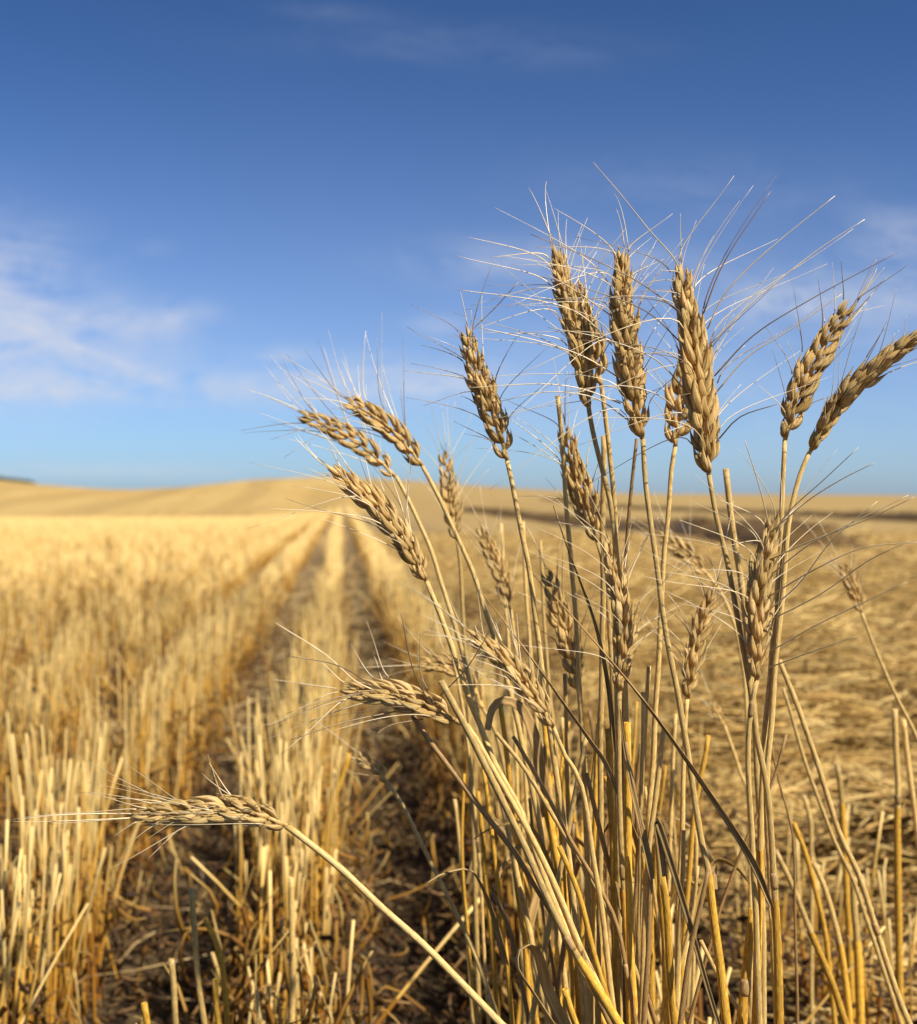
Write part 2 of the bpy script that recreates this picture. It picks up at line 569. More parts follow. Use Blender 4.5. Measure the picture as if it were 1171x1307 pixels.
# ------------------------------------------------------------------ straw in bulk
def bulk(base, tip, rad, rnd, bow=None, sides=4, rings=3, taper=.9, flat=1.0):
    """many straws as one mesh: each a bowed tube from base to tip"""
    n = len(base)
    ax = tip - base
    ln = np.linalg.norm(ax, axis=1, keepdims=True) + 1e-9
    t = ax / ln
    ref = np.tile(np.array([[.31, -.9, .2]]), (n, 1))
    par = np.abs((t * ref).sum(1)) > .9
    ref[par] = (0.9, .1, .4)
    a = np.cross(t, ref); a /= np.linalg.norm(a, axis=1, keepdims=True)
    b = np.cross(t, a)
    V = np.empty((n, rings, sides, 3)); UV = np.empty((n, rings, sides, 2))
    for i in range(rings):
        s = i / (rings - 1)
        c = base + ax * s
        if bow is not None: c = c + bow * (4 * s * (1 - s))
        r = rad * (1 - (1 - taper) * s)
        for k in range(sides):
            th = 2 * math.pi * k / sides
            V[:, i, k] = c + a * (r * math.cos(th))[:, None] + b * (r * flat * math.sin(th))[:, None]
            UV[:, i, k, 0] = rnd; UV[:, i, k, 1] = s
    idx = np.arange(n)[:, None, None] * (rings * sides)
    ii = np.arange(rings - 1)[None, :, None] * sides
    kk = np.arange(sides)[None, None, :]
    k2 = (kk + 1) % sides
    Q = np.stack([idx + ii + kk, idx + ii + k2, idx + ii + sides + k2, idx + ii + sides + kk], -1).reshape(-1, 4)
    C = np.stack([idx[:, :, 0] + (rings - 1) * sides + k for k in range(4)], -1).reshape(-1, 4) if sides == 4 else np.zeros((0, 4), int)
    return V.reshape(-1, 3), np.concatenate([Q, C]), UV.reshape(-1, 2)


def project(p):
    q = p - np.array(CAM)
    d = q @ np.array(FWD)
    return W / 2 + FPX * (q @ np.array(RIGHT)) / d, H / 2 - FPX * (q @ np.array(UP)) / d, d


ROWNAME = {0: 'cut straw stalk in the stubble row behind the drooping ear',
           -1: 'pale cut straw stalk in the stubble row along the left edge',
           1: 'golden cut straw stalk in the stubble row behind the wheat clump',
           2: 'cut straw stalk in the short stubble row right of the wheat clump'}
GRPNAME = {0: 'stubble stalks behind the drooping ear', -1: 'stubble stalks along the left edge',
           1: 'stubble stalks behind the wheat clump', 2: 'stubble stalks right of the wheat clump'}


def build_stubble():
    B, T, Rr, K = [], [], [], []
    for k in range(-44, 3):
        x0 = ROW0 + ROWS * k
        ys = max(.74, (abs(x0) - .9) / .30)
        ye = 42.0 if k < 2 else 2.6
        y = ys
        if k == 1: y = .80
        if k == 2: y = 1.02
        while y < ye:
            dens = 190 if y < 3.5 else (150 if y < 9 else (95 if y < 22 else 55))
            if k == 2: dens = 42
            if k in (-1, 0, 1) and y < 3.2: dens = 290
            if k == 0 and y < 1.2: dens = 130
            y += rng.exponential(5.0 / dens) * .9 + .004
            gap = mnoise.noise(Vector((x0 * 7.3, y * 1.9, 4)))
            if gap < -.42 and not (k in (-1, 0, 1) and y < 3.2): continue
            tx, ty = x0 + rng.normal(0, .030 if (k == -1 and y < 3.5) else .019), y
            hh = .262 + .035 * mnoise.noise(Vector((x0 * 3, y * .8, 9)))
            if k == 2: hh -= .03
            if k in (0, 1) and 1.15 < y < 3.5: hh += .03
            if k <= -1 and y > 4: hh -= .02
            if k == 0 and y < 1.2: hh -= .05
            if k == -1 and y < 4: hh += .025
            for j in range(rng.integers(3, 8)):
                bx, by = tx + rng.normal(0, .012), ty + rng.normal(0, .014)
                if by < .74: continue
                h = hh * rng.uniform(.62, 1.1) if rng.random() < .8 else hh * rng.uniform(.3, .7)
                lx, ly = rng.normal(.02, .075), rng.normal(0, .075)
                if rng.random() < .07:
                    lx, ly = rng.normal(0, .45), rng.normal(0, .3)
                    h *= .85
                z = tz(bx, by)
                B.append((bx, by, z - .01)); T.append((bx + lx * h, by + ly * h, z + h))
                w = .00165 * rng.uniform(.65, 1.15) * (1 + .07 * max(y - 3, 0) ** .85)
                Rr.append(w); K.append(k)
    B, T, Rr, K = np.array(B), np.array(T), np.array(Rr), np.array(K)
    px, py, d = project(T)
    bx_, by_, bd = project(B * .45 + T * .55)
    vis = ((px > -5) & (px < W + 5) & (py > 600) & (py < H - 6))
    # stalks that would stand right in front of the lens are left out
    keep = ~((d < .74))
    # show size: the nearest visible stalks become things of their own
    order = np.argsort(np.where(vis & keep, d, 1e9))
    near = [i for i in order if vis[i] and keep[i] and (K[i] >= -1)][:262]
    nearset = np.zeros(len(B), bool); nearset[near] = True
    rest = ~nearset & keep
    rnd = rng.random(len(B))
    bow = rng.normal(0, .006, (len(B), 3)); bow[:, 2] = 0
    far = rest & (B[:, 1] > 5)
    mid = rest & ~far
    v1, q1, u1 = bulk(B[mid], T[mid], Rr[mid], rnd[mid], bow[mid], sides=6, rings=4)
    # hollow look is lost at this size: a flat cut top
    v2, q2, u2 = bulk(B[far], T[far], Rr[far], rnd[far], bow[far], sides=4, rings=3)
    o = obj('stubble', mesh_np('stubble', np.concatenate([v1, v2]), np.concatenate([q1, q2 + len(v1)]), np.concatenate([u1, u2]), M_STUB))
    tag(o, 'wide field of cut golden stubble in straight rows', 'stubble', kind='stuff')
    for i in near:
        b, t = Vector(B[i]), Vector(T[i])
        bo = Vector(bow[i])
        n = 7
        path = []
        for s in range(n + 1):
            f = s / n
            path.append((t - b) * f + bo * (4 * f * (1 - f)))
        r = Rr[i]
        rad = [r * (1.08 - .16 * s / n) for s in range(n + 1)]
        nodei = 3
        vs, fs, uv = tube(path, rad, 8, hollow_end=True)
        uv = [(rnd[i], u[1] / max((t - b).length, .01)) for u in uv]
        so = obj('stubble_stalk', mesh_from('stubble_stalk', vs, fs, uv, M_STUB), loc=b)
        k = int(K[i])
        tag(so, ROWNAME[k], 'straw stalk', GRPNAME[k])
        # a torn sheath wrapped round the foot of the stalk
        m = rng.integers(3, 6)
        vs, fs, uv = tube(path[:m], [r * 1.32] * (m - 1) + [r * 1.22], 8, cap=False)
        uv = [((rnd[i] * 7.7) % 1, .1 + .35 * u[1] / .3) for u in uv]
        obj('leaf_sheath', mesh_from('leaf_sheath', vs, fs, uv, M_STUB), so)
    return B, K


SB, SK = build_stubble()


def build_litter():
    # loose straws lying between the rows
    n = 9000
    y = .8 + 9 * rng.random(n) ** 1.7
    x = rng.uniform(-.34, .08, n) * (y + .8) + rng.uniform(-.1, .3, n)
    kp = (y > 2.8) | (rng.random(n) < .03)
    x, y = x[kp], y[kp]; n = len(y)
    ln = rng.uniform(.03, .24, n) * (1 + .03 * y)
    a = rng.uniform(0, 2 * math.pi, n)
    z = terrain(x, y) + rng.uniform(.002, .03, n)
    b = np.stack([x, y, z], 1)
    tilt = rng.normal(0, .12, n)
    t = b + np.stack([np.cos(a) * ln, np.sin(a) * ln, np.abs(tilt) * ln], 1)
    v, q, u = bulk(b, t, .0014 * rng.uniform(.6, 1.2, n) * (1 + .05 * y), rng.random(n), rng.normal(0, .006, (n, 3)), 4, 3)
    o = obj('loose_straw', mesh_np('loose_straw', v, q, u, M_LITTER))
    tag(o, 'loose broken straw scattered on dark soil between stubble rows', 'straw', kind='stuff')
    # crumpled leaf scraps in the rows and furrows
    n = 34000
    y = .85 + 5 * rng.random(n) ** 1.6
    inrow = rng.random(n) < .45
    k = np.round(rng.uniform(-3.4, 2.3, n))
    x = np.where(inrow, ROW0 + ROWS * k + rng.normal(0, .05, n), rng.uniform(-1.2, .75, n))
    z = terrain(x, y) + np.where(inrow, .15 * rng.random(n) ** 1.5, .02 * rng.random(n)) + .003
    ln = rng.uniform(.008, .04, n)
    a = rng.uniform(0, 2 * math.pi, n); e = rng.normal(0, .6, n)
    b = np.stack([x, y, z], 1)
    t = b + np.stack([np.cos(a) * np.cos(e) * ln, np.sin(a) * np.cos(e) * ln, np.sin(e) * ln], 1)
    t[:, 2] = np.maximum(t[:, 2], terrain(t[:, 0], t[:, 1]) + .002)
    v, q, u = bulk(b, t, .003 * rng.uniform(.4, 1.2, n), rng.random(n), rng.normal(0, .008, (n, 3)), 4, 4, taper=.4, flat=.15)
    o = obj('leaf_litter', mesh_np('leaf_litter', v, q, u, M_CHAFF))
    tag(o, 'crumpled brown leaf scraps among the stubble and furrows', 'dry leaves', kind='stuff')


build_litter()


def build_row_leaves():
    n = 17000
    y = .8 + 6 * rng.random(n) ** 1.8
    k = np.round(rng.uniform(-6.4, 1.4, n))
    x = ROW0 + ROWS * k + rng.normal(0, .05, n)
    z = terrain(x, y) + .20 * rng.random(n) ** 1.3
    ln = rng.uniform(.02, .09, n)
    a = rng.uniform(0, 2 * math.pi, n); e = rng.normal(1.15, .5, n) * np.where(rng.random(n) < .5, 1, -1)
    b = np.stack([x, y, z], 1)
    t = b + np.stack([np.cos(a) * np.cos(e) * ln, np.sin(a) * np.cos(e) * ln, np.sin(e) * ln], 1)
    t[:, 2] = np.maximum(t[:, 2], terrain(t[:, 0], t[:, 1]) + .002)
    ok = np.abs(x) < .34 * y + .3
    m = int(ok.sum())
    v, q, u = bulk(b[ok], t[ok], .0028 * rng.uniform(.4, 1.2, m), rng.random(m), rng.normal(0, .012, (m, 3)), 4, 5, taper=.3, flat=.12)
    o = obj('row_leaves', mesh_np('row_leaves', v, q, u, M_ROWLEAF))
    tag(o, 'dry orange leaf blades hanging among the stubble stalks', 'dry leaves', kind='stuff')


build_row_leaves()


def build_carpet():
    n = 56000
    y = 1.1 + 16 * rng.random(n) ** 1.9
    x = .58 + rng.random(n) * (.42 * y + .8)
    ln = rng.uniform(.10, .34, n) * (1 + .04 * y)
    flow = np.array([mnoise.noise(Vector((xx * 1.7, yy * 1.7, 8))) for xx, yy in zip(x, y)])
    a = .1 + .8 * flow + rng.normal(0, .55, n) + math.pi * (rng.random(n) < .5)
    swell = np.array([mnoise.fractal(Vector((xx * 2.1, yy * 2.1, 2)), 1, 2, 3) for xx, yy in zip(x, y)])
    edge = sstep(.5, .9, x)
    z = terrain(x, y) + edge * (1 - .75 * sstep(5, 11, y)) * (.01 + .26 * np.clip(swell + .30, 0, 1.1) * rng.random(n) ** .6) + .004
    c = np.stack([x, y, z], 1)
    hv = np.stack([np.cos(a) * ln, np.sin(a) * ln, rng.normal(0, .20, n) * ln], 1) * .5
    v, q, u = bulk(c - hv, c + hv, .0017 * rng.uniform(.6, 1.3, n) * (1 + .09 * y), rng.random(n), rng.normal(0, .012, (n, 3)), 4, 3)
    o = obj('swath_straw', mesh_np('swath_straw', v, q, u, M_CARPET))
    tag(o, 'carpet of flattened cut straw lying right of the wheat', 'straw', kind='stuff')


build_carpet()


def build_windrow(x0, y0, y1, wid, hgt, label, drift=0.0, straws=2500, dsc=1.0):
    """a raked ridge of cut straw with loose ends"""
    yb, zb = y0, tz(x0, y0)
    n = int(min(160, max(40, (y1 - y0) * 3)))
    C = 13
    vs, uv, fs = [], [], []

    def centre(y):
        return x0 + drift * (y - y0) + .25 * wid * math.sin(y * .7 / dsc) * .4

    def prof(s, y):
        e = min(1, (y - y0) / (wid * .4) + .02, (y1 - y) / (wid * .8) + .02)
        return hgt * (1 - .55 * sstep(y0 + 1, y0 + 10, y)) * max(e, 0) ** .5 * max(0, math.cos(s * math.pi / 2)) ** .4 * (.8 + .35 * mnoise.noise(Vector((s * 2, y * 1.3 / dsc, x0))))
    for i in range(n + 1):
        y = y0 + (y1 - y0) * i / n
        cx = centre(y)
        for k in range(C):
            s = -1 + 2 * k / (C - 1)
            x = cx + s * wid * .5
            z = tz(x, y) + (prof(s, y) if abs(s) < .999 else -.03) + .02 * dsc * mnoise.noise(Vector((x * 9, y * 9, 0)))
            vs.append((x - x0, y - yb, z - zb)); uv.append((mnoise.noise(Vector((x * 5, y * 5, 3))) * .5 + .5, .5))
    for i in range(n):
        for k in range(C - 1):
            a = i * C + k
            fs.append((a, a + 1, a + 1 + C, a + C))
    V = np.array(vs); Q = np.array(fs)
    m = straws
    yy = rng.uniform(y0, y1, m); ss = rng.uniform(-1.05, 1.05, m)
    xx = np.array([centre(y) for y in yy]) + ss * wid * .5
    zz = terrain(xx, yy) + np.array([prof(max(-.99, min(.99, s)), y) for s, y in zip(ss, yy)])
    a = rng.uniform(0, 6.28, m); ln = rng.uniform(.12, .4, m) * dsc
    c = np.stack([xx - x0, yy - yb, zz - zb], 1)
    hv = np.stack([np.cos(a) * ln, np.sin(a) * ln, rng.normal(0, .25, m) * ln], 1) * .5
    v, q, u = bulk(c - hv, c + hv, .004 * rng.uniform(.6, 1.3, m) * dsc, rng.random(m), None, 4, 3)
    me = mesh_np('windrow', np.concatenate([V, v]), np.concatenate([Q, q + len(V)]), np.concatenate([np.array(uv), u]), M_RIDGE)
    o = obj('windrow', me, loc=(x0, yb, zb))
    tag(o, label, 'windrow', 'windrows of cut straw across the field')


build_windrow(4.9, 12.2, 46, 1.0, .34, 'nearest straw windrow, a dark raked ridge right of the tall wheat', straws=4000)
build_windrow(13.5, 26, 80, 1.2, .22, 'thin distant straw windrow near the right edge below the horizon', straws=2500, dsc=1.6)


def build_hedge():
    """low dark bushes on the skyline at the far left"""
    mat = bpy.data.materials.new('hedge leaves')
    nt, N, L, out = nodes(mat)
    bs = N('ShaderNodeBsdfPrincipled'); bs.inputs['Roughness'].default_value = .7
    nz = N('ShaderNodeTexNoise'); nz.inputs['Scale'].default_value = 3
    rp = N('ShaderNodeValToRGB'); rp.color_ramp.elements[0].color = (.03, .045, .02, 1); rp.color_ramp.elements[1].color = (.09, .10, .045, 1)
    L(nz.outputs[0], rp.inputs[0]); L(rp.outputs[0], bs.inputs[0]); L(bs.outputs[0], out.inputs[0])
    n = 5000
    x = rng.uniform(-56, -38.5, n); y = rng.normal(158, 1.5, n)
    top = .2 + .4 * np.clip(sstep(-38.5, -46, x), 0, 1)
    z = terrain(x, y) + rng.random(n) * top
    c = np.stack([x, y, z], 1)
    hv = rng.normal(0, .12, (n, 3))
    v, q, u = bulk(c - hv, c + hv, np.full(n, .1), rng.random(n), None, 4, 3, taper=.5, flat=.3)
    o = obj('distant_bushes', mesh_np('distant_bushes', v, q, u, mat))
    tag(o, 'low dark green bushes on the skyline at far left', 'bushes', kind='stuff')


build_hedge()


# ------------------------------------------------------------------ wheat
def pod(L, w, th, tipw=.05, sides=12, bend=.0, keel=.34):
    """one husk, base at the origin, pointing up z, its back towards +x"""
    prof = [(0, .20), (.06, .46), (.17, .82), (.30, 1.0), (.44, .93), (.57, .74), (.69, .50), (.80, .29), (.91, .13), (1.0, tipw)]
    vs, fs, uv = [], [], []
    for (s, r) in prof:
        cx = -bend * L * s * s + .10 * L * math.sin(s * math.pi)
        for k in range(sides):
            a = 2 * math.pi * k / sides
            ca, sa = math.cos(a), math.sin(a)
            kk = 1 + keel * max(ca, 0) ** 7 - .10 * max(-ca, 0)
            vs.append(Vector((cx + ca * th * .5 * r * kk, sa * w * .5 * r, s * L)))
            uv.append((k / sides, s * L))
    n = len(prof)
    for i in range(n - 1):
        for k in range(sides):
            a, b = i * sides + k, i * sides + (k + 1) % sides
            fs.append((a, b, b + sides, a + sides))
    c = len(vs); vs.append(Vector((0, 0, 0))); uv.append((0, 0))
    for k in range(sides): fs.append(((k + 1) % sides, k, c))
    c = len(vs); vs.append(Vector((-bend * L, 0, L * 1.03))); uv.append((0, L))
    b0 = (n - 1) * sides
    for k in range(sides): fs.append((b0 + k, b0 + (k + 1) % sides, c))
    return vs, fs, uv


def spikelet_variant(i):
    r = random.Random(100 + i)
    parts, tips = [], []
    spec = [(+.17, -.02, .0000, .0132, .0038, .0028), (-.17, -.02, .0004, .0132, .0038, .0028),
            (+.14, .13, .0018, .0162, .0038, .0032), (-.14, .13, .0024, .0162, .0038, .0032),
            (0.0, .02, .0044, .0146, .0036, .0031)]
    if i % 3 == 2: spec.append((.05, -.10, .0052, .0115, .0034, .0030))
    if i % 4 == 1: spec[r.randrange(2)] = (.42 * r.choice((-1, 1)), .16, .0004, .0110, .0036, .0022)
    for j, (fan, outw, z0, L, w, th) in enumerate(spec):
        fan += r.uniform(-.10, .10); outw += r.uniform(-.10, .10); L *= r.uniform(.88, 1.1); w *= r.uniform(.88, 1.1)
        p = pod(L, w, th, tipw=.10 if j < 2 else .05, bend=r.uniform(-.06, .14))
        M = Matrix.Translation((-.0012 if j < 2 else (.0011 if j in (2, 3) else .0006), (.0013 if fan > 0 else -.0013) if j < 2 else fan * .0045, z0)) @ Matrix.Rotation(-fan, 4, 'X') @ Matrix.Rotation(outw, 4, 'Y')
        p = ([M @ v for v in p[0]], p[1], p[2])
        parts.append(p)
        if j >= 2:
            tip = M @ Vector((0, 0, L)); d = (M.to_3x3() @ Vector((0, 0, 1))).normalized()
            tips.append((tip, d))
    vs, fs, uv = join(parts)
    return mesh_from('spikelet', vs, fs, uv, M_EAR), tips


SPK = [spikelet_variant(i) for i in range(7)]


def sample(path, s):
    f = s * (len(path) - 1)
    i = min(int(f), len(path) - 2)
    p = path[i].lerp(path[i + 1], f - i)
    t = (path[min(i + 2, len(path) - 1)] - path[max(i - 1, 0)]).normalized()
    return p, t


def build_ear(root, base, pts, roll, wsc, aw, seed, dark=0.0):
    """aw: dict(left=(count, angle, length), right=(...), top=count)"""
    r = random.Random(seed)
    dn = (pts[0] - CAM).dot(FWD)
    path = catmull(pts, .004)
    L = sum((path[i + 1] - path[i]).length for i in range(len(path) - 1))
    loc = [p - pts[0] for p in path]
    F = frames(loc)
    vs, fs, uv = tube(loc, [.0012 - .0008 * i / len(loc) for i in range(len(loc))], 6)
    ear = obj('ear', mesh_from('rachis', vs, fs, uv, M_STEM), root, pts[0] - base)
    n = max(7, int(L / .0042))
    Rl = RIGHT
    sref = None
    cand = []
    for i in range(n + 1):
        s = min(.985, (i + .15) / n)
        p, t = sample(loc, s)
        if sref is None:
            a = Rl - t * Rl.dot(t); a.normalize()
            b = t.cross(a)
            sref = a * math.cos(roll) + b * math.sin(roll)
        S = sref - t * sref.dot(t); S.normalize(); sref = S
        sg = 1 if i % 2 else -1
        last = i == n
        al = 0 if last else (.27 - .13 * s) * r.uniform(.7, 1.3) * min(1, .75 + 2 * s)
        x = S * sg
        z = t * math.cos(al) + x * math.sin(al)
        xo = x * math.cos(al) - t * math.sin(al)
        y = z.cross(xo)
        jr = r.uniform(-.28, .28)
        xo, y = xo * math.cos(jr) + y * math.sin(jr), y * math.cos(jr) - xo * math.sin(jr)
        sc = wsc * (.70 + .38 * math.sin(min(1, s * 3.2 + .06) * math.pi * .5) - .46 * max(0, s - .55) / .45) * r.uniform(.92, 1.08)
        M = Matrix((xo, y, z)).transposed().to_4x4()
        M.translation = p + x * (.0010 if not last else 0)
        M = M @ Matrix.Scale(sc, 4)
        me, tips = SPK[r.randrange(len(SPK))]
        so = obj('spikelet', me, ear)
        so.matrix_basis = M
        for (tp, td) in tips:
            q = M @ tp
            o = q - p; o = o - t * o.dot(t)
            if o.length < 1e-6: o = S
            cand.append((q, (M.to_3x3() @ td).normalized(), o.normalized(), t, s))
    # awns
    lf = [c for c in cand if c[2].dot(Rl) < -.0]
    rt = [c for c in cand if c[2].dot(Rl) >= 0]
    for key, pool in (('left', lf), ('right', rt)):
        if key not in aw: continue
        cnt, ang, ln = aw[key][:3]
        curl = aw[key][3] if len(aw[key]) > 3 else 0
        pool = sorted(pool, key=lambda c: c[4] + r.uniform(-.08, .08))
        if not pool or cnt <= 0: continue
        for k in range(cnt):
            c = pool[int(((k + r.random()) / cnt) * .93 * len(pool)) % len(pool)]
            q, d, o, t, s = c
            sd = (Rl - t * Rl.dot(t)).normalized() * (1 if key == 'right' else -1)
            oo = (o * .5 + sd * 1.0).normalized()
            aa = math.radians(ang + r.gauss(0, 13)) * (1.0 - .18 * s)
            dd = (t * math.cos(aa) + oo * math.sin(aa) + FWD * r.gauss(0, .22)).normalized()
            l = ln * r.uniform(.6, 1.12) * (1 - .9 * max(0, s - .55))
            if r.random() < aw.get('broken', .1): l *= r.uniform(.15, .5)
            bend = Vector((r.gauss(0, 1), r.gauss(0, 1), r.gauss(0, 1))) * .05 * l
            p1 = q + d * (l * .16)
            p2 = q + d * (l * .14) + dd * (l * .38) + bend
            p3 = p2 + (dd + UP * curl).normalized() * (l * .42)
            pth = []
            for j in range(11):
                f = j / 10; g = 1 - f
                pth.append(q * g ** 3 + p1 * (3 * f * g * g) + p2 * (3 * f * f * g) + p3 * f ** 3)
            w = r.uniform(.8, 1.2)
            org = pth[0].copy()
            v_, f_, u_ = tube([a - org for a in pth], [.00032 * w * (1 - .76 * j / 10) for j in range(11)], 5)
            obj('awn', mesh_from('awn', v_, f_, u_, M_AWNDARK if r.random() < dark else M_AWN), ear, org)
    for k in range(aw.get('top', 2)):
        c = max(cand, key=lambda c: c[4] + r.uniform(0, .06))
        q, d, o, t, s = c
        dd = (t + RIGHT * r.gauss(0, .22) + FWD * r.gauss(0, .2)).normalized()
        l = aw.get('toplen', .045) * r.uniform(.6, 1.1)
        pth = [q + d * (l * .5 * f * (1 - f)) + dd * (l * f) for f in [j / 8 for j in range(9)]]
        org = pth[0].copy()
        v_, f_, u_ = tube([a - org for a in pth], [.00032 * (1 - .75 * j / 8) for j in range(9)], 5)
        obj('awn', mesh_from('awn', v_, f_, u_, M_AWN), ear, org)
    for tpts in aw.get('extra', []):          # awns with a course of their own
        w3 = [P(*(tuple(a) if len(a) == 3 else (a[0], a[1], dn + aw.get('xd', -.02) * ia / len(tpts)))) - pts[0] for ia, a in enumerate(tpts)]
        pth = catmull(w3, .006); org = pth[0].copy(); m = len(pth)
        v_, f_, u_ = tube([a - org for a in pth], [.00040 * (1 - .62 * j / m) for j in range(m)], 5)
        obj('awn', mesh_from('awn', v_, f_, u_, M_AWNDARK if (tpts is not aw['extra'][0] and r.random() < aw.get('xdark', 0)) else M_AWN), ear, org)
    return ear


def to_ground(pts):
    a, b = pts[-2], pts[-1]
    d = (b - a).normalized()
    d = Vector((max(-.35, min(.35, d.x)) * .7, max(-.2, min(.2, d.y)) * .6, -1))
    k = b.z - tz(b.x, b.y) + .02
    s0 = (b - a).normalized()
    j = b + s0 * .05
    k = j.z - tz(j.x, j.y) + .02
    if k < .05: return pts + [j]
    return pts + [j, j + (s0 + d) * (k * .25), j + Vector((d.x * .75 + s0.x * .25, d.y * .75, -1)) * k]


def stem3d(px, d0, d1):
    n = len(px)
    y0, y1 = px[0][1], px[-1][1]
    out = []
    for (x, y) in px:
        f = (y - y0) / (y1 - y0 + 1e-6)
        out.append(P(x, y, d0 + (d1 - d0) * f))
    return out


def add_leaf(root, base, px, width, mat, d0, d1, twist=0, twist0=0, fold=.3, wprof=None, label=None):
    pts = [P(x, y, d0 + (d1 - d0) * i / (len(px) - 1)) for i, (x, y) in enumerate(px)]
    path = [p - base for p in catmull(pts, .006)]
    wf = wprof or (lambda s: width * (1 - .85 * s) * min(1, .55 + 4 * s))
    vs, fs, uv = ribbon(path, wf, twist, twist0, fold)
    o = obj('leaf', mesh_from('leaf', vs, fs, uv, mat), root)
    if label: o['label'] = label
    return o


def build_stalk(name, label, cat, group, stem, d0, d1, r0=.0013, r1=.0020, mat=None, ear=None, ear_d=None, roll=.6, wsc=1.0,
                aw=None, sheath=None, seed=1, nodes_y=(), hollow=False, dark=0.0, sheath_mat=None, neck=0.0):
    """stem: pixel course from the top down; sheath: y where the leaf sheath starts"""
    pts = to_ground(stem3d(stem, d0, d1))
    base = pts[-1].copy(); base.z = tz(base.x, base.y)
    root = bpy.data.objects.new(name, None)
    root.empty_display_size = .02
    root.location = base
    link(root)
    tag(root, label, cat, group)
    path = catmull(pts, .010)
    r = random.Random(seed)
    ph = r.random() * 9
    path = [p + (RIGHT * mnoise.noise(Vector((i * .23, ph, 0))) + FWD * mnoise.noise(Vector((i * .23, ph, 5)))) * .0007 for i, p in enumerate(path)]
    r0, r1 = r0 * .93, r1 * .90
    n = len(path)
    rad = [(r0 + (r1 - r0) * min(1, i / (n * .45))) * (1 + .05 * mnoise.noise(Vector((i * .5, ph, 2)))) for i in range(n)]
    up = path[::-1]
    rr = rad[::-1]
    vs, fs, uv = tube([p - base for p in up], rr, 10, hollow_end=hollow)
    obj('stem', mesh_from('stem', vs, fs, uv, mat or M_STEM), root)

    def py_of(p):
        q = p - CAM
        return H / 2 - FPX * q.dot(UP) / q.dot(FWD)
    ys = [py_of(p) for p in path]
    if sheath:
        idx = [i for i in range(n) if ys[i] >= sheath]
        seg = [path[i] for i in idx]
        sr = [rad[i] * (1.18 + .14 * min(1, k / 10)) for k, i in enumerate(idx)]
        sr[0] = rad[idx[0]] * 1.12
        vs, fs, uv = tube([p - base for p in seg[::-1]], sr[::-1], 10, cap=False)
        so = obj('leaf_sheath', mesh_from('leaf_sheath', vs, fs, uv, sheath_mat or M_SHEATH), root)
        # frayed collar
        t = (seg[0] - seg[1]).normalized()
        side = RIGHT * r.choice((-1, 1))
        cp = [seg[1] - base + side * rad[idx[0]], seg[0] - base + side * rad[idx[0]] * 1.7, seg[0] - base + t * .004 + side * rad[idx[0]] * 2.6]
        vs, fs, uv = ribbon(cp, lambda s: .0035 * (1 - .8 * s), 0, 0, .3)
        obj('collar', mesh_from('collar', vs, fs, uv, M_NODE), so)
    for ny in nodes_y:
        i = min(range(n), key=lambda j: abs(ys[j] - ny))
        i = max(2, min(n - 3, i))
        c = path[i]; t = (path[i - 1] - path[i + 1]).normalized(); R0 = rad[i] * (1.34 if sheath and ny > sheath else 1.05)
        seg = [c - t * .004, c - t * .002, c, c + t * .002, c + t * .004]
        vs, fs, uv = tube([p - base for p in seg], [R0, R0 * 1.10, R0 * 1.17, R0 * 1.08, R0], 10)
        obj('node', mesh_from('node', vs, fs, uv, M_NODE), root)
    if ear:
        dd = ear_d or [d0] * len(ear)
        ep = [P(x, y, dz) for (x, y), dz in zip(ear, dd)]
        ep[0] = pts[0]
        build_ear(root, base, ep, roll, wsc, aw or {}, seed, dark)
    return root, base


G1 = 'ripe wheat stalks standing in the foreground clump'


def wheat(label, stem, d0, d1, ear, ear_d=None, **k):
    return build_stalk('wheat_stalk', label, 'wheat', G1, stem, d0, d1, ear=ear, ear_d=ear_d, **k)


w1 = wheat('wheat stalk with tall pale upright ear, leftmost of the highest ears',
           [(752, 522), (757, 550), (765, 585), (778, 640), (787, 700), (792, 760), (797, 850), (800, 1000), (803, 1150), (806, 1307)], .625, .63,
           [(752, 522), (742, 455), (726, 390), (713, 335)], roll=.9, wsc=.92, seed=3,
           aw=dict(left=(10, 85, .075), right=(13, 38, .045), top=2, toplen=.045))
w2 = wheat('wheat stalk whose ear hides behind the tall pale upright ear',
           [(768, 492), (774, 540), (783, 635), (787, 700), (786, 800), (788, 950), (790, 1130), (792, 1307)], .66, .67,
           [(768, 492), (757, 450), (742, 405), (735, 375)], roll=.3, wsc=.9, seed=4, aw=dict(left=(3, 50, .05), right=(5, 40, .05), top=1))
w3 = wheat('wheat stalk with dark narrow ear, second of the tallest ears from left',
           [(820, 560), (824, 620), (838, 720), (850, 810), (868, 900), (885, 1000), (897, 1080), (905, 1115), (916, 1210), (928, 1307)], .615, .60,
           [(820, 560), (808, 490), (798, 410), (794, 342)], roll=.75, wsc=1.0, seed=5, sheath=1112,
           aw=dict(left=(15, 100, .09), right=(14, 58, .05), top=2, toplen=.03, extra=[[(781, 440), (742, 402), (690, 384), (585, 370)], [(787, 480), (745, 455), (690, 436), (612, 418)], [(792, 515), (745, 497), (690, 490), (598, 495)], [(800, 535), (760, 508), (700, 500), (640, 512)], [(783, 405), (755, 385), (725, 365), (700, 351)]]))
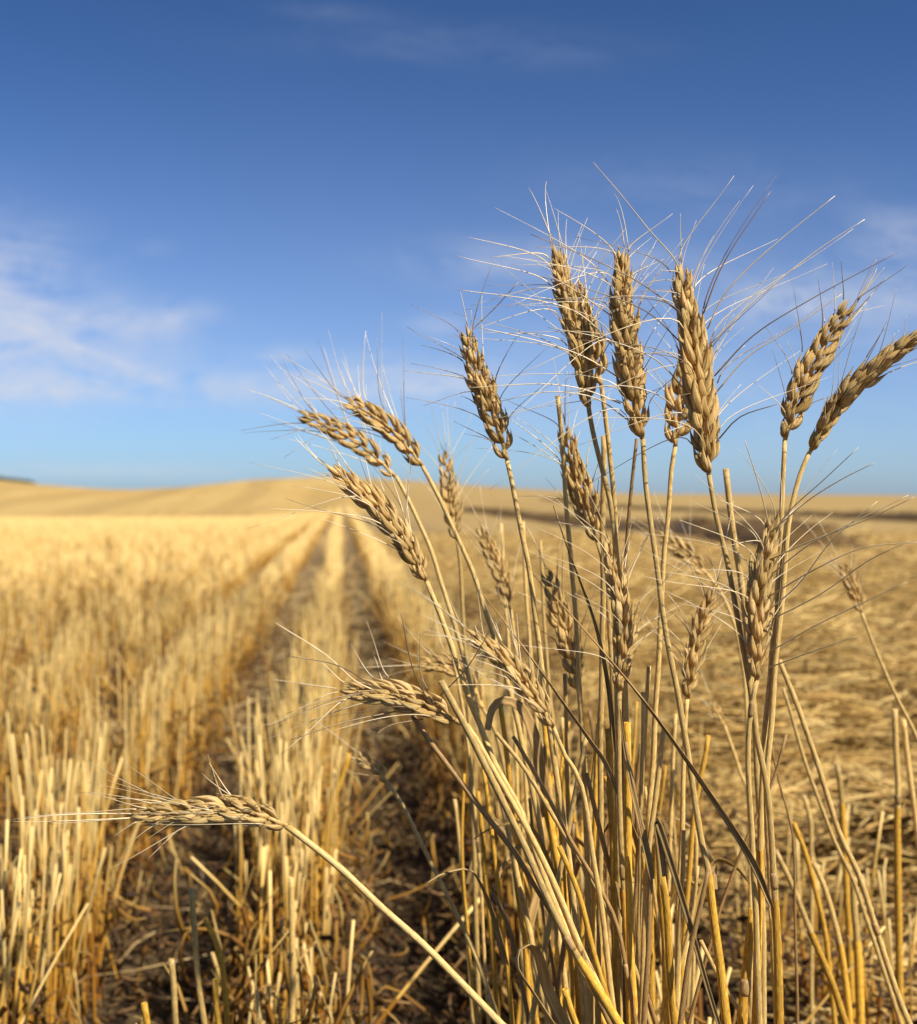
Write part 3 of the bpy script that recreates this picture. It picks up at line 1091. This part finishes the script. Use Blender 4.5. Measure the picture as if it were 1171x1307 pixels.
w4 = wheat('wheat stalk with the largest ear and a wide fan of awns, in sharp focus',
           [(905, 606), (914, 660), (926, 707), (942, 790), (958, 881), (967, 945), (976, 990), (984, 1060), (989, 1124), (992, 1200), (996, 1307)], .61, .60,
           [(905, 606), (897, 520), (886, 440), (872, 365)], roll=.7, wsc=1.12, seed=6, nodes_y=(1130,), sheath=1132,
           aw=dict(left=(17, 100, .09), right=(18, 62, .09), top=1, toplen=.03, broken=.08,
                   extra=[[(872, 365, .61), (862, 332, .605), (830, 295, .60), (790, 245, .595), (757, 207, .59)],
                          [(869, 400), (822, 364), (760, 332), (678, 299)], [(872, 440), (826, 398), (760, 372), (690, 353)], [(876, 500), (836, 458), (770, 432), (700, 418)],
                          [(880, 540), (842, 505), (790, 492), (720, 500)], [(903, 420), (928, 372), (982, 318), (1066, 250)], [(906, 440), (958, 388), (1040, 322), (1104, 280)],
                          [(912, 480), (962, 428), (1035, 382), (1146, 322)], [(898, 400), (926, 332), (984, 244)], [(915, 500), (955, 455), (1010, 420), (1075, 375)], [(918, 560), (945, 532), (992, 516)]], xdark=.5), dark=.6)
add_leaf(w4[0], w4[1], [(985, 1157), (960, 1097), (922, 1035), (868, 955), (820, 890), (768, 828), (708, 760)], .0044, M_LEAFDK, .598, .585, twist=1.6, twist0=.4, fold=.7,
         label='long dark brown leaf slanting up left across the stems')
w5 = wheat('wheat stalk with short ear half hidden behind the largest ear',
           [(862, 570), (857, 600), (853, 660), (847, 720), (843, 800), (837, 900), (833, 980), (829, 1060), (830, 1200), (832, 1307)], .67, .68,
           [(862, 570), (868, 525), (878, 470)], roll=.2, wsc=.95, seed=7, aw=dict(left=(7, 60, .06), right=(4, 30, .05), top=1), dark=.2, sheath=1050)
w6 = wheat('wheat stalk with dark brown ear leaning right of the largest ear',
           [(1002, 562), (1000, 610), (996, 690), (991, 774), (983, 866), (976, 940), (972, 1020), (971, 1085), (968, 1180), (965, 1307)], .635, .63,
           [(1002, 562), (1018, 510), (1045, 455), (1078, 402)], roll=.4, wsc=.88, seed=8, sheath=1083,
           aw=dict(left=(11, 45, .035), right=(12, 22, .055), top=3, toplen=.035, broken=.3), dark=.7)
w7 = wheat('wheat stalk whose ear leans to the right edge of the photo',
           [(1035, 575), (1022, 605), (1010, 650), (1004, 700), (998, 770), (990, 850), (985, 920), (980, 980), (979, 1050), (984, 1130), (988, 1210), (992, 1307)], .635, .62,
           [(1035, 575), (1068, 520), (1118, 470), (1192, 415)], ear_d=[.635, .63, .625, .62], roll=1.0, wsc=.98, seed=9,
           aw=dict(left=(16, 32, .045), right=(16, 25, .05), top=3, broken=.3))
w8 = wheat('wheat stalk with low pale ear and bright white awns pointing right',
           [(966, 868), (958, 905), (955, 950), (957, 1020), (961, 1087), (966, 1200), (969, 1307)], .60, .60,
           [(966, 868), (968, 805), (973, 740), (985, 680)], roll=.85, wsc=1.0, seed=10, nodes_y=(905,),
           aw=dict(left=(13, 84, .07), right=(6, 60, .06), top=1, toplen=.03, xd=-.05, extra=[[(982, 715), (1036, 690), (1104, 664), (1168, 634)], [(986, 732), (1032, 696), (1082, 670), (1160, 632)], [(984, 760), (1038, 728), (1100, 700), (1171, 692)], [(986, 790), (1048, 758), (1108, 716), (1162, 690)], [(982, 832), (1038, 800), (1100, 770), (1158, 743)], [(982, 852), (1030, 834), (1096, 811)], [(986, 682), (1010, 650), (1050, 614), (1096, 571)], [(984, 680), (972, 630), (951, 562)], [(988, 676), (1030, 640), (1074, 612), (1116, 591)], [(980, 780), (1020, 745), (1062, 690), (1120, 640)]]))
w9 = wheat('wheat stalk with small greyish ear low behind the wheat clump',
           [(878, 892), (875, 925), (873, 980), (871, 1060), (867, 1150), (864, 1307)], .68, .68,
           [(878, 892), (884, 850), (893, 805), (907, 765)], roll=.8, wsc=.85, seed=12, aw=dict(left=(12, 60, .05), right=(10, 50, .045), top=2), dark=.2)
w10 = wheat('wheat stalk with slim ear at the middle of the clump',
            [(791, 882), (790, 950), (791, 1050), (798, 1160), (805, 1307)], .625, .62,
            [(791, 882), (797, 810), (789, 750), (778, 702)], roll=.9, wsc=.85, seed=13, nodes_y=(1112,), sheath=1118,
            aw=dict(left=(9, 60, .075), right=(14, 42, .045), top=1, toplen=.04))
w11 = wheat('wheat stalk with ear cut by the horizon below the pale upright ear',
            [(763, 692), (772, 730), (778, 790), (782, 870), (785, 1000), (790, 1307)], .68, .68,
            [(763, 692), (752, 655), (735, 610), (724, 563)], roll=.6, wsc=.9, seed=14, aw=dict(left=(8, 55, .06), right=(8, 40, .06), top=2))
w12 = wheat('wheat stalk with lone dark ear against sky left of the tallest ears',
            [(648, 588), (653, 610), (659, 640), (668, 690), (676, 730), (683, 790), (691, 848), (700, 920), (714, 1010), (733, 1150), (748, 1307)], .645, .65,
            [(648, 588), (634, 540), (613, 485), (598, 435)], roll=.7, wsc=.86, seed=15,
            aw=dict(left=(12, 60, .04), right=(6, 45, .05), top=1, toplen=.02, broken=.25, extra=[[(599, 437, .645), (604, 420, .644), (630, 395, .64), (662, 360, .63)]]), dark=.65)
w13 = wheat('wheat stalk with pale ear leaning left across the horizon, sharp, beside the furrows',
            [(545, 742), (562, 785), (582, 840), (592, 868), (602, 900), (613, 925), (630, 971), (648, 1005), (667, 1040), (695, 1121), (720, 1180), (742, 1235), (765, 1275), (785, 1307)], .615, .60,
            [(545, 742), (520, 695), (482, 648), (435, 607)], roll=1.0, wsc=.88, seed=16,
            aw=dict(left=(12, 48, .062), right=(14, 22, .04), top=2, toplen=.03, broken=.2), dark=.15)
w14 = wheat('wheat stalk with blurred ear leaning left, the upper of two at the horizon',
            [(540, 595), (560, 635), (584, 685), (606, 735), (622, 785), (641, 845), (662, 930), (690, 1060), (712, 1190), (728, 1307)], .74, .72,
            [(540, 595), (512, 560), (482, 535), (453, 517)], roll=.6, wsc=.86, seed=17, aw=dict(left=(7, 40, .06), right=(12, 35, .06), top=2), dark=.2)
w15 = wheat('wheat stalk with blurred ear leaning left, the lower of two at the horizon',
            [(505, 608), (525, 645), (548, 695), (562, 738), (577, 785), (590, 830), (607, 900), (640, 1020), (672, 1170), (700, 1307)], .78, .74,
            [(505, 608), (470, 575), (432, 550), (395, 533)], roll=.6, wsc=.84, seed=18, aw=dict(left=(6, 35, .06), right=(13, 42, .07), top=2), dark=.3)
w16 = wheat('wheat stalk with small blurred ear on the horizon behind two leaning ears',
            [(584, 690), (588, 720), (592, 800), (600, 950), (612, 1307)], .86, .86,
            [(584, 690), (577, 650), (568, 588)], roll=.6, wsc=.82, seed=19, aw=dict(left=(5, 30, .05), right=(7, 40, .07), top=2))
w17 = wheat('wheat stalk with blurred ear just below the horizon left of the clump',
            [(652, 778), (657, 810), (663, 870), (670, 960), (685, 1307)], .88, .88,
            [(652, 778), (638, 730), (617, 682)], roll=.6, wsc=.8, seed=20, aw=dict(left=(5, 30, .04), right=(5, 30, .05), top=1))
w18 = wheat('wheat stalk with brown ear behind the slanting dark leaf',
            [(738, 882), (744, 950), (750, 1050), (758, 1180), (765, 1307)], .73, .73,
            [(738, 882), (729, 830), (716, 785), (703, 742)], roll=.5, wsc=.82, seed=21, aw=dict(left=(4, 40, .05), right=(5, 40, .05), top=1), dark=.4)
w19 = wheat('wheat stalk with tufted ear on a thin bare crooked neck',
            [(707, 928), (714, 945), (722, 964), (734, 982), (743, 1003), (750, 1040), (756, 1090), (770, 1180), (785, 1307)], .60, .60, r0=.0011,
            ear=[(707, 928), (684, 890), (652, 850), (613, 820)], roll=1.1, wsc=.88, seed=22,
            aw=dict(left=(12, 40, .05), right=(12, 30, .04), top=2, broken=.2))
w20 = wheat('wheat stalk with ear bent flat to the left at mid height, ragged and broken',
            [(584, 921), (597, 926), (610, 945), (632, 985), (658, 1030), (684, 1080), (712, 1140), (742, 1210), (772, 1275), (790, 1307)], .59, .585,
            [(584, 921), (552, 903), (510, 889), (456, 881)], roll=.9, wsc=.88, seed=23,
            aw=dict(left=(7, 40, .06), right=(6, 55, .035), top=1, toplen=.05, xd=-.03, xdark=.45, extra=[[(480, 882), (452, 868), (415, 835), (352, 795)], [(462, 884), (432, 898), (398, 930), (360, 962)], [(545, 892), (526, 850), (512, 782)], [(562, 888), (598, 850), (634, 790)], [(505, 908), (440, 922), (372, 944)], [(478, 880), (450, 858), (420, 846), (372, 838)], [(540, 918), (500, 925), (482, 936)]]), dark=.55)
w21 = wheat('wheat stalk drooping far left alone over the dark furrow',
            [(367, 1054), (395, 1075), (440, 1112), (490, 1160), (540, 1205), (590, 1255), (640, 1307)], .60, .58, r0=.0017, r1=.0021,
            ear=[(367, 1054), (320, 1037), (262, 1036), (192, 1040)], roll=1.0, wsc=.92, seed=24,
            aw=dict(left=(14, 16, .06), right=(7, 35, .03), top=4, toplen=.06, broken=.1))
w22 = wheat('wheat stalk with blurred ear near the right edge, leaning left',
            [(1100, 782), (1120, 835), (1145, 890), (1172, 945), (1215, 1060), (1240, 1307)], .95, .95, [(1100, 782), (1092, 755), (1078, 728)], roll=.5, wsc=.72, seed=25,
            aw=dict(left=(4, 25, .03), right=(5, 25, .03), top=2))
w23 = wheat('wheat stalk with tiny blurred ear above the dark furrow',
            [(495, 998), (505, 1012), (522, 1042), (550, 1100), (580, 1160), (610, 1225), (637, 1307)], .82, .78, [(495, 998), (480, 980), (462, 966)], roll=.5, wsc=.48, seed=26,
            aw=dict(left=(4, 25, .03), top=1))
w24 = wheat('wheat stalk with blurred ear tilted left behind the wheat, before the windrow',
            [(903, 733), (925, 765), (945, 830), (955, 950), (960, 1307)], .95, .95, [(903, 733), (880, 710), (850, 688)], roll=.5, wsc=.8, seed=27,
            aw=dict(left=(5, 25, .05), right=(6, 30, .05), top=1))
w25 = wheat('wheat stalk with tiny white blurred ear over the flattened straw',
            [(925, 926), (932, 948), (945, 985), (958, 1040), (972, 1307)], 1.0, 1.0, [(925, 926), (917, 912), (910, 897)], roll=.5, wsc=.42, seed=28, aw=dict(left=(3, 20, .02), top=1))
w26 = wheat('wheat stalk with blurred nodding ear behind the ragged bent ear',
            [(617, 905), (632, 935), (648, 1000), (664, 1100), (680, 1307)], .84, .84, [(617, 905), (600, 868), (572, 850), (545, 848)], roll=.5, wsc=.82, seed=29,
            aw=dict(left=(4, 35, .05), right=(6, 45, .05), top=1))

add_leaf(w10[0], w10[1], [(792, 1020), (775, 975), (757, 948), (725, 903), (693, 858), (654, 806), (612, 752)], .0030, M_LEAFDK, .625, .64, twist=1.4, twist0=.6, fold=.8, label='thin dark leaf slanting up left')
add_leaf(w10[0], w10[1], [(785, 960), (778, 880), (764, 807), (745, 750), (725, 698), (707, 645)], .0034, M_LEAFDK, .63, .63, twist=.9, twist0=.5, fold=.8, label='dark pointed leaf standing upright')

# ------------------------------------------------------------------ straws without ears in the clump
G2 = 'earless straw stalks in the foreground clump'


def straw(label, stem, d0, d1, **k):
    return build_stalk('straw_stalk', label, 'straw stalk', G2, stem, d0, d1, hollow=True, **k)


s1 = straw('cut pale straw rising above the horizon left of the tallest ears', [(712, 505), (716, 545), (722, 622), (728, 700), (735, 790), (741, 900), (748, 1050), (756, 1307)], .66, .67, r0=.0013, r1=.0017, seed=41)
s2 = straw('thick cut straw ending at the horizon right of the largest ear', [(926, 598), (936, 682), (947, 750), (957, 850), (966, 950), (972, 1100), (975, 1307)], .70, .70, r0=.0019, r1=.0022, seed=42)
s3 = straw('pale straw ending at the horizon between the tallest stems', [(771, 556), (770, 660), (770, 765), (768, 893), (766, 1050), (764, 1307)], .68, .68, r0=.0017, r1=.0019, seed=43)
s4 = straw('dark thin straw between the tallest stems at the horizon', [(813, 560), (803, 652), (799, 739), (797, 850), (796, 1000), (798, 1307)], .66, .66, r0=.0010, r1=.0014, mat=M_DARKSTEM, seed=44)
s5 = straw('cut straw ending in front of the ragged bent ear', [(563, 869), (582, 905), (603, 945), (640, 1020), (672, 1085), (700, 1150), (738, 1222), (790, 1307)], .583, .585, r0=.0017, r1=.0020, seed=45, nodes_y=(1212,), sheath=1216)
s6 = straw('dark brown straw slanting down from the ragged bent ear', [(527, 913), (548, 945), (572, 977), (599, 1012), (630, 1053), (657, 1088), (681, 1128), (705, 1165), (734, 1211), (775, 1300)], .592, .585, r0=.0013, r1=.0017, mat=M_DARKSTEM, seed=46)
s7 = straw('tall golden cut straw with dark rim beneath the slim ear', [(801, 922), (802, 1020), (803, 1118), (806, 1220), (810, 1307)], .615, .61, r0=.0020, r1=.0022, mat=M_SHEATH, seed=47)
s8 = straw('straw with folded brown leaf left of the golden sheath', [(846, 1118), (852, 1180), (858, 1274), (862, 1307)], .60, .60, r0=.0020, r1=.0024, mat=M_SHEATH, seed=48)
add_leaf(s8[0], s8[1], [(846, 1128), (842, 1080), (838, 1046), (852, 1085), (872, 1150), (888, 1205), (904, 1262), (918, 1307)], .004, M_LEAFBR, .60, .595, fold=.5, wprof=lambda s: .0045 * (1 - .5 * s))
s9 = straw('golden straw leaning left with wide leaf, left half of the clump', [(672, 915), (684, 960), (700, 1040), (715, 1120), (728, 1200), (742, 1307)], .72, .70, r0=.0024, r1=.0028, mat=M_SHEATH, seed=49)
add_leaf(s9[0], s9[1], [(700, 1040), (690, 985), (680, 935), (664, 902), (642, 894), (628, 905), (622, 932)], .009, M_LEAFBR, .715, .70, fold=.3, wprof=lambda s: .0095 * (1 - .6 * s), label='brown leaf arched over the ragged bent ear')
s10 = straw('short straw with curled brown leaf at the bottom edge', [(722, 1262), (728, 1285), (735, 1307)], .60, .60, r0=.0018, r1=.002, mat=M_SHEATH, seed=50)
add_leaf(s10[0], s10[1], [(722, 1310), (700, 1262), (688, 1218), (675, 1205), (662, 1212), (660, 1236), (676, 1262), (700, 1300), (720, 1330)], .006, M_LEAFBR, .60, .58, twist=1.3, twist0=.3, fold=.25,
         wprof=lambda s: .0062 * (1 - .35 * s), label='wide curled brown leaf looping over')
s11 = straw('brown twisted straw beside the tall golden cut straw', [(799, 947), (808, 1000), (818, 1060), (830, 1112), (828, 1200), (822, 1307)], .605, .60, r0=.0010, r1=.0020, mat=M_DARKSTEM, seed=51)
add_leaf(s11[0], s11[1], [(832, 1122), (822, 1070), (808, 1010), (797, 950), (792, 905)], .0045, M_LEAFBR, .602, .605, twist=.8, fold=.5)
s12 = straw('dark straw crossing low in front of the golden sheath', [(905, 1110), (893, 1165), (880, 1220), (868, 1307)], .595, .59, r0=.0012, r1=.0020, mat=M_DARKSTEM, seed=52)
s13 = straw('thin brown straw leaning right beside the tall stems', [(1003, 938), (985, 1000), (955, 1065), (930, 1130), (910, 1190), (880, 1307)], .66, .66, r0=.0008, r1=.0013, mat=M_DARKSTEM, seed=53)
s14 = straw('long bent straw leaning left, right of the wheat clump', [(995, 842), (1020, 905), (1045, 980), (1070, 1060), (1095, 1112), (1118, 1185), (1150, 1280), (1172, 1330)], .80, .78, r0=.0018, r1=.0022, seed=54, nodes_y=(1180,))
s15 = straw('pale bent straw leaning left beside the long bent straw', [(1000, 878), (1018, 940), (1043, 1015), (1066, 1075), (1090, 1125), (1125, 1230), (1150, 1307)], .86, .85, r0=.0013, r1=.0018, seed=55)
s16 = straw('golden straw leaning left with brown sheath, low right of the clump', [(990, 1085), (1012, 1130), (1035, 1190), (1060, 1250), (1080, 1307)], .86, .85, r0=.0020, r1=.0022, seed=56, sheath=1190)
s17 = straw('golden straw curving left below the long bent straw', [(1013, 1050), (1030, 1095), (1045, 1150), (1056, 1210), (1066, 1307)], .90, .90, r0=.0020, r1=.0022, mat=M_SHEATH, seed=57)
s18 = straw('pale straw with golden lower half leaning left, low right of the clump', [(1038, 1100), (1058, 1150), (1075, 1220), (1085, 1307)], .92, .92, r0=.0022, r1=.0024, seed=58, sheath=1190)
s19 = straw('tall cut straw pair near the right edge, the left one', [(1142, 905), (1144, 960), (1146, 1020), (1146, 1130), (1150, 1307)], 1.02, 1.02, r0=.0026, r1=.0026, seed=59, nodes_y=(1020,), sheath=1022)
s20 = straw('tall cut straw pair near the right edge, the right one', [(1153, 918), (1160, 980), (1170, 1055), (1180, 1150), (1190, 1307)], 1.02, 1.02, r0=.0024, r1=.0026, seed=60)
s21 = straw('short pale cut straw with golden foot behind the long bent straw', [(1069, 975), (1074, 1015), (1077, 1060), (1082, 1150), (1088, 1307)], 1.15, 1.15, r0=.0028, r1=.0028, seed=61, sheath=1020)
s22 = straw('pale cut straw with golden foot low at right', [(1089, 1118), (1091, 1160), (1094, 1200), (1098, 1307)], .98, .98, r0=.0030, r1=.0032, seed=62, sheath=1200)
s23 = straw('pale short straw standing in the flattened straw right of the clump', [(1026, 1015), (1034, 1045), (1036, 1080), (1036, 1307)], 1.2, 1.2, r0=.0022, r1=.0026, seed=63)
s24 = straw('dark forked straw right of the tall stems', [(985, 950), (995, 1000), (1008, 1045), (1014, 1100), (1018, 1307)], .75, .75, r0=.0006, r1=.0012, mat=M_DARKSTEM, seed=64)
# straws filling the clump's foot, one by one
FILL = [
    ('thin tan straw at the left flank of the clump, leaning left', [(560, 770), (580, 850), (596, 940), (610, 1080), (624, 1307)], .80, M_STEM, .0012),
    ('golden straw behind the arched brown leaf', [(640, 900), (650, 990), (664, 1100), (676, 1307)], .76, M_SHEATH, .0020),
    ('golden straw just right of the arched brown leaf', [(690, 880), (700, 980), (708, 1100), (715, 1307)], .78, M_SHEATH, .0022),
    ('straight tan straw below the brown ear', [(722, 860), (724, 980), (728, 1120), (732, 1307)], .74, M_STEM, .0016),
    ('golden straw leaning right below the crooked neck', [(768, 900), (762, 1000), (758, 1120), (754, 1307)], .70, M_SHEATH, .0020),
    ('pale straw between the slim ear and the largest ear stem', [(828, 850), (822, 960), (815, 1100), (812, 1307)], .68, M_STEM, .0016),
    ('thin brown straw leaning left across the clump foot', [(655, 940), (690, 1000), (730, 1075), (782, 1165), (800, 1240), (812, 1307)], .612, M_DARKSTEM, .0012),
    ('thin tan straw leaning left across the clump foot', [(632, 935), (672, 985), (715, 1055), (770, 1150), (808, 1230), (830, 1307)], .64, M_STEM, .0013),
    ('golden leaning straw low in the clump beside the brown curled leaf', [(714, 1080), (738, 1140), (760, 1220), (785, 1307)], .60, M_SHEATH, .0016),
    ('short brown straw low in the clump left of the curled leaf', [(630, 1140), (648, 1180), (662, 1230), (676, 1307)], .68, M_DARKSTEM, .0014),
    ('golden straw low behind the golden sheath', [(840, 1060), (845, 1140), (850, 1220), (853, 1307)], .64, M_SHEATH, .0024),
    ('pale straw low between the golden sheath and tall stems', [(873, 1060), (870, 1140), (866, 1220), (860, 1307)], .66, M_STEM, .0015),
    ('short brown sheath straw beside the tall stems at the bottom', [(962, 1160), (956, 1210), (951, 1260), (948, 1307)], .615, M_SHEATH, .0030),
    ('tan straw leaning right low beyond the golden sheath', [(895, 1200), (915, 1240), (935, 1275), (955, 1307)], .64, M_STEM, .0013),
    ('tan straw below the brown ear, leaning left', [(690, 690), (694, 780), (702, 880), (716, 1000), (735, 1150), (748, 1307)], .86, M_STEM, .0014),
    ('thin pale straw left of the brown ear', [(668, 665), (672, 760), (680, 860), (690, 1000), (700, 1307)], .90, M_STEM, .0015),
    ('blurred tan straw left of the lone dark ear stem', [(640, 668), (645, 760), (652, 860), (660, 1000), (668, 1307)], .95, M_STEM, .0015),
    ('golden straw at the clump core with dark joint', [(776, 930), (780, 1020), (784, 1120), (788, 1307)], .66, M_SHEATH, .0022),
    ('tan straw at the clump core leaning right', [(848, 930), (838, 1010), (826, 1120), (818, 1307)], .63, M_STEM, .0016),
    ('golden straw at the left foot of the clump', [(610, 1010), (618, 1090), (628, 1200), (636, 1307)], .86, M_SHEATH, .0020),
    ('pale straw at the left foot of the clump', [(580, 1020), (590, 1110), (598, 1210), (604, 1307)], .92, M_STEM, .0018),
]
for i, (lab, pts, d, m, r) in enumerate(FILL):
    straw(lab, pts, d, d - .005, r0=r * .85, r1=r * 1.1, mat=m, seed=80 + i, nodes_y=(pts[-2][1],) if i % 3 == 0 else ())
# the crowd of thin straws that packs the foot of the clump
for i in range(46):
    d = rng.uniform(.64, 1.0)
    xb = rng.normal(745, 85); xt = xb + rng.normal(-18, 40)
    yt = rng.uniform(880, 1130)
    if xb > 905 or xb < 585: continue
    m = (M_SHEATH, M_STEM, M_SHEATH, M_DARKSTEM)[i % 4]
    rr = rng.uniform(.0009, .0016)
    rt = straw('thin golden straw packed among others in the foot of the wheat clump', [(xt, yt), (xt * .66 + xb * .34 + rng.normal(0, 5), yt * .66 + 1307 * .34), (xb, 1307)], d, d, r0=rr, r1=rr * 1.3, mat=m, seed=200 + i)
    if i % 2 == 0:
        sx = rng.choice((-1, 1)); l = rng.uniform(60, 170); yb = rng.uniform(1100, 1260); x0_ = xt + (xb - xt) * (yb - yt) / (1307 - yt)
        dr = rng.uniform(.1, 1.0)
        add_leaf(rt[0], rt[1], [(x0_, yb), (x0_ + sx * l * .14, yb - l * .55), (x0_ + sx * l * .34, yb - l * .95), (x0_ + sx * l * .62, yb - l * (1.0 - dr * .35)), (x0_ + sx * l * .8, yb - l * (1 - dr * .9))],
                 .004, (M_LEAFGD, M_LEAFBR, M_LEAFGD)[i % 3], d, d + rng.uniform(-.03, .03), twist=rng.uniform(-2, 2), twist0=rng.uniform(-1, 1), fold=.45, wprof=lambda s_, w_=rng.uniform(.003, .0058): w_ * (1 - .85 * s_ ** 1.5))
# sharp cut stalks at the bottom left
FRONT = [('tall pale cut straw in front of the drooping ear furrow', [(245, 1135), (249, 1200), (256, 1270), (262, 1307)], .84, M_STEM, .0024),
         ('short pale cut straw left of the tall pale cut straw', [(219, 1224), (222, 1265), (225, 1307)], .82, M_STEM, .0024),
         ('shortest cut straw peeping at the bottom edge, lower left', [(185, 1280), (187, 1295), (188, 1307)], .80, M_SHEATH, .0026),
         ('bent golden cut straw below the drooping ear', [(262, 1172), (280, 1215), (288, 1260), (290, 1307)], .86, M_SHEATH, .0024),
         ('golden cut straw at the bottom edge below the bent golden straw', [(275, 1250), (277, 1280), (280, 1307)], .82, M_SHEATH, .0025),
         ('pale cut straw standing under the neck of the drooping ear', [(372, 1120), (373, 1180), (374, 1240), (372, 1307)], .92, M_STEM, .0028),
         ('leaning golden cut straw above the dark furrow', [(446, 962), (434, 1000), (420, 1040), (410, 1090), (400, 1200)], 1.35, M_SHEATH, .0034)]
for i, (lab, pts, d, m, r) in enumerate(FRONT):
    build_stalk('straw_stalk', lab, 'straw stalk', 'cut straws at lower left', pts, d, d, r0=r * .9, r1=r, mat=m, seed=120 + i, hollow=True)
